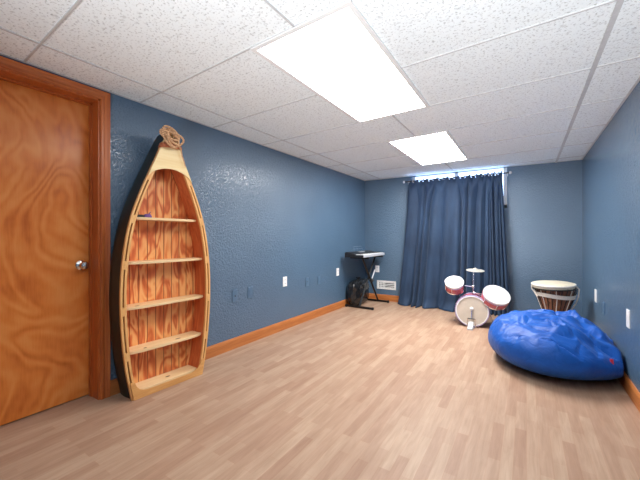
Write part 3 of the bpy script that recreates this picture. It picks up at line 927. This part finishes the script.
for k in range(24):
    a = 2 * math.pi * k / 24
    MB().tube([(0.205 * math.cos(a), 0.205 * math.sin(a), HZ - 0.035), (0.198 * math.cos(a), 0.198 * math.sin(a), HZ - 0.08), (0.191 * math.cos(a), 0.191 * math.sin(a), 0.475), (0.171 * math.cos(a + 0.05), 0.171 * math.sin(a + 0.05), 0.40), (0.111 * math.cos(a), 0.111 * math.sin(a), 0.22)], 0.0045, 6).build('lacing', M['black'] if k % 3 else M['cream'], dj, True)
def zig(z0): return [((r_ + 0.007) * math.cos(a), (r_ + 0.007) * math.sin(a), z) for a, z, r_ in [(2 * math.pi * k / 60, z0 + 0.010 * math.sin(2 * math.pi * k / 60 * 2 + 0.6), 0.1835) for k in range(60)]]
bd_ = MB()
top_ = [(0.1905 * math.cos(2 * math.pi * k / 60), 0.1905 * math.sin(2 * math.pi * k / 60), 0.460 + 0.008 * math.sin(4 * math.pi * k / 60)) for k in range(60)]
bot_ = [(0.1815 * math.cos(2 * math.pi * k / 60), 0.1815 * math.sin(2 * math.pi * k / 60), 0.416 + 0.008 * math.sin(4 * math.pi * k / 60)) for k in range(60)]
o_top = [(x * 1.02, y * 1.02, z) for x, y, z in top_]; o_bot = [(x * 1.02, y * 1.02, z) for x, y, z in bot_]
bd_.loft([bot_, o_bot, o_top, top_, bot_], True, False)
bd_.build('cloth_band', M['cream'], dj, True)
MB().tube([(-0.19, -0.06, HZ - 0.01), (-0.225, -0.07, HZ - 0.035), (-0.222, -0.06, HZ - 0.075), (-0.196, -0.06, HZ - 0.11), (-0.17, -0.08, HZ - 0.16)], 0.008, 8).build('strap', M['cream'], dj, True)
MB().tube([(0.19, -0.07, HZ - 0.02), (0.212, -0.05, HZ - 0.05), (0.208, -0.03, HZ - 0.14), (0.185, -0.02, HZ - 0.22), (0.145, -0.02, HZ - 0.29)], 0.007, 8).build('strap', M['cream'], dj, True)

# ================================================================ BEAN BAG
BBX, BBY = 0.20, 3.42
bb = tag(empty('bean_bag', (BBX, BBY, 0)), 'big slumped royal blue bean bag chair on the floor against the right wall', 'bean bag')
def sstep(a, b, x):
    t = min(max((x - a) / (b - a), 0), 1); return t * t * (3 - 2 * t)
folds = [(-0.30, -0.10, -0.02, -0.22, 0.035, 0.022), (-0.25, 0.10, 0.10, -0.02, 0.04, 0.028), (0.02, -0.30, 0.36, -0.22, 0.035, 0.030),
         (0.16, 0.22, 0.28, -0.10, 0.05, 0.055), (0.28, -0.10, 0.40, -0.28, 0.05, 0.035), (-0.05, 0.25, 0.16, 0.22, 0.05, 0.035), (-0.12, -0.12, 0.20, -0.16, 0.03, -0.030),
         (-0.38, 0.0, -0.24, -0.16, 0.03, 0.018), (0.05, 0.10, 0.22, 0.02, 0.035, -0.030), (-0.20, -0.26, 0.05, -0.34, 0.03, 0.014), (0.20, 0.05, 0.42, -0.05, 0.04, -0.03)]
NU, NV = 192, 96
vs = []; fs = []
for j_ in range(NV + 1):
    t = math.pi * j_ / NV
    for i_ in range(NU):
        p = 2 * math.pi * i_ / NU
        rho = abs(math.sin(t)) ** 0.72; zz = math.cos(t)
        pl = 1 + 0.035 * math.sin(2 * p + 0.6) + 0.02 * math.sin(3 * p + 1.0)
        x = 0.500 * rho * math.cos(p) * pl; y = 0.560 * rho * math.sin(p) * pl
        d = Vector((x, y, zz * 0.3))
        zmid = 0.175 - 0.03 * sstep(0.1, 0.5, x)
        if zz >= 0:
            top = 0.235 - 0.125 * sstep(0.10, 0.48, x - 0.25 * y) - 0.03 * sstep(0.1, 0.5, -y)
            z = zmid + top * zz ** 0.75
            fac = sstep(0.12, 0.5, zz)
            wr = (1 - abs(noise.noise(Vector((x * 4.2 + 3, y * 5.5, 1.2))))) ** 4 * 0.024 + noise.noise(Vector((x * 9, y * 11, 4))) * 0.008
            wr -= 0.020 * max(0.0, 1 - abs(noise.noise(Vector((x * 3.1 + 8, y * 6.5 + 2 * x, 2.7)))) * 9) ** 1.5 + 0.012 * max(0.0, 1 - abs(noise.noise(Vector((x * 5.5 + 1, y * 4.0 - 3 * x, 7.1)))) * 8) ** 1.5
            f_ = 0
            for ax, ay, bx_, by_, wd, hg in folds:
                A = Vector((ax, ay)); B = Vector((bx_, by_)); q = Vector((x, y)); s1 = min(max((q - A).dot(B - A) / (B - A).length_squared, 0), 1)
                f_ += hg * math.exp(-((q - (A + (B - A) * s1)).length / wd) ** 2)
            z += fac * (wr + 0.75 * f_ - 0.010)
        else:
            z = zmid * (1 - (-zz) ** 0.62) if zz > -0.999 else 0
            x *= 1 - 0.10 * (-zz); y *= 1 - 0.10 * (-zz)
        side_w = 0.010 * noise.noise(Vector((p * 3.0, z * 5, 9))) * (1 - abs(zz))
        k = 1 + side_w / 0.5
        xx = BBX + x * k
        xx = min(xx, XR - 0.024 + 0.0 * z)
        vs.append((xx - BBX, y * k, max(z, 0.0)))
for j_ in range(NV):
    for i_ in range(NU):
        fs.append((j_ * NU + i_, j_ * NU + (i_ + 1) % NU, (j_ + 1) * NU + (i_ + 1) % NU, (j_ + 1) * NU + i_))
MB().add(vs, fs).build('cover', M['nylon'], bb, True)
def on_bag(x, y):   # closest outer mesh vertex in plan and height
    return min(vs, key=lambda q: (q[0] - x[0]) ** 2 + (q[1] - x[1]) ** 2 + (q[2] - x[2]) ** 2)
tp = Vector(on_bag((0.33, -0.38, 0.23), None))
mt = orient(tp + Vector((0.001, -0.004, 0)), (0.4, -1, 0.15))
MB().loft([[tuple(mt @ Vector(c)) for c in ((-0.009, -0.018, z), (0.009, -0.018, z), (0.009, 0.018, z), (-0.009, 0.018, z))] for z in (-0.004, 0.005)]).build('cloth_tag', M['red'], bb)
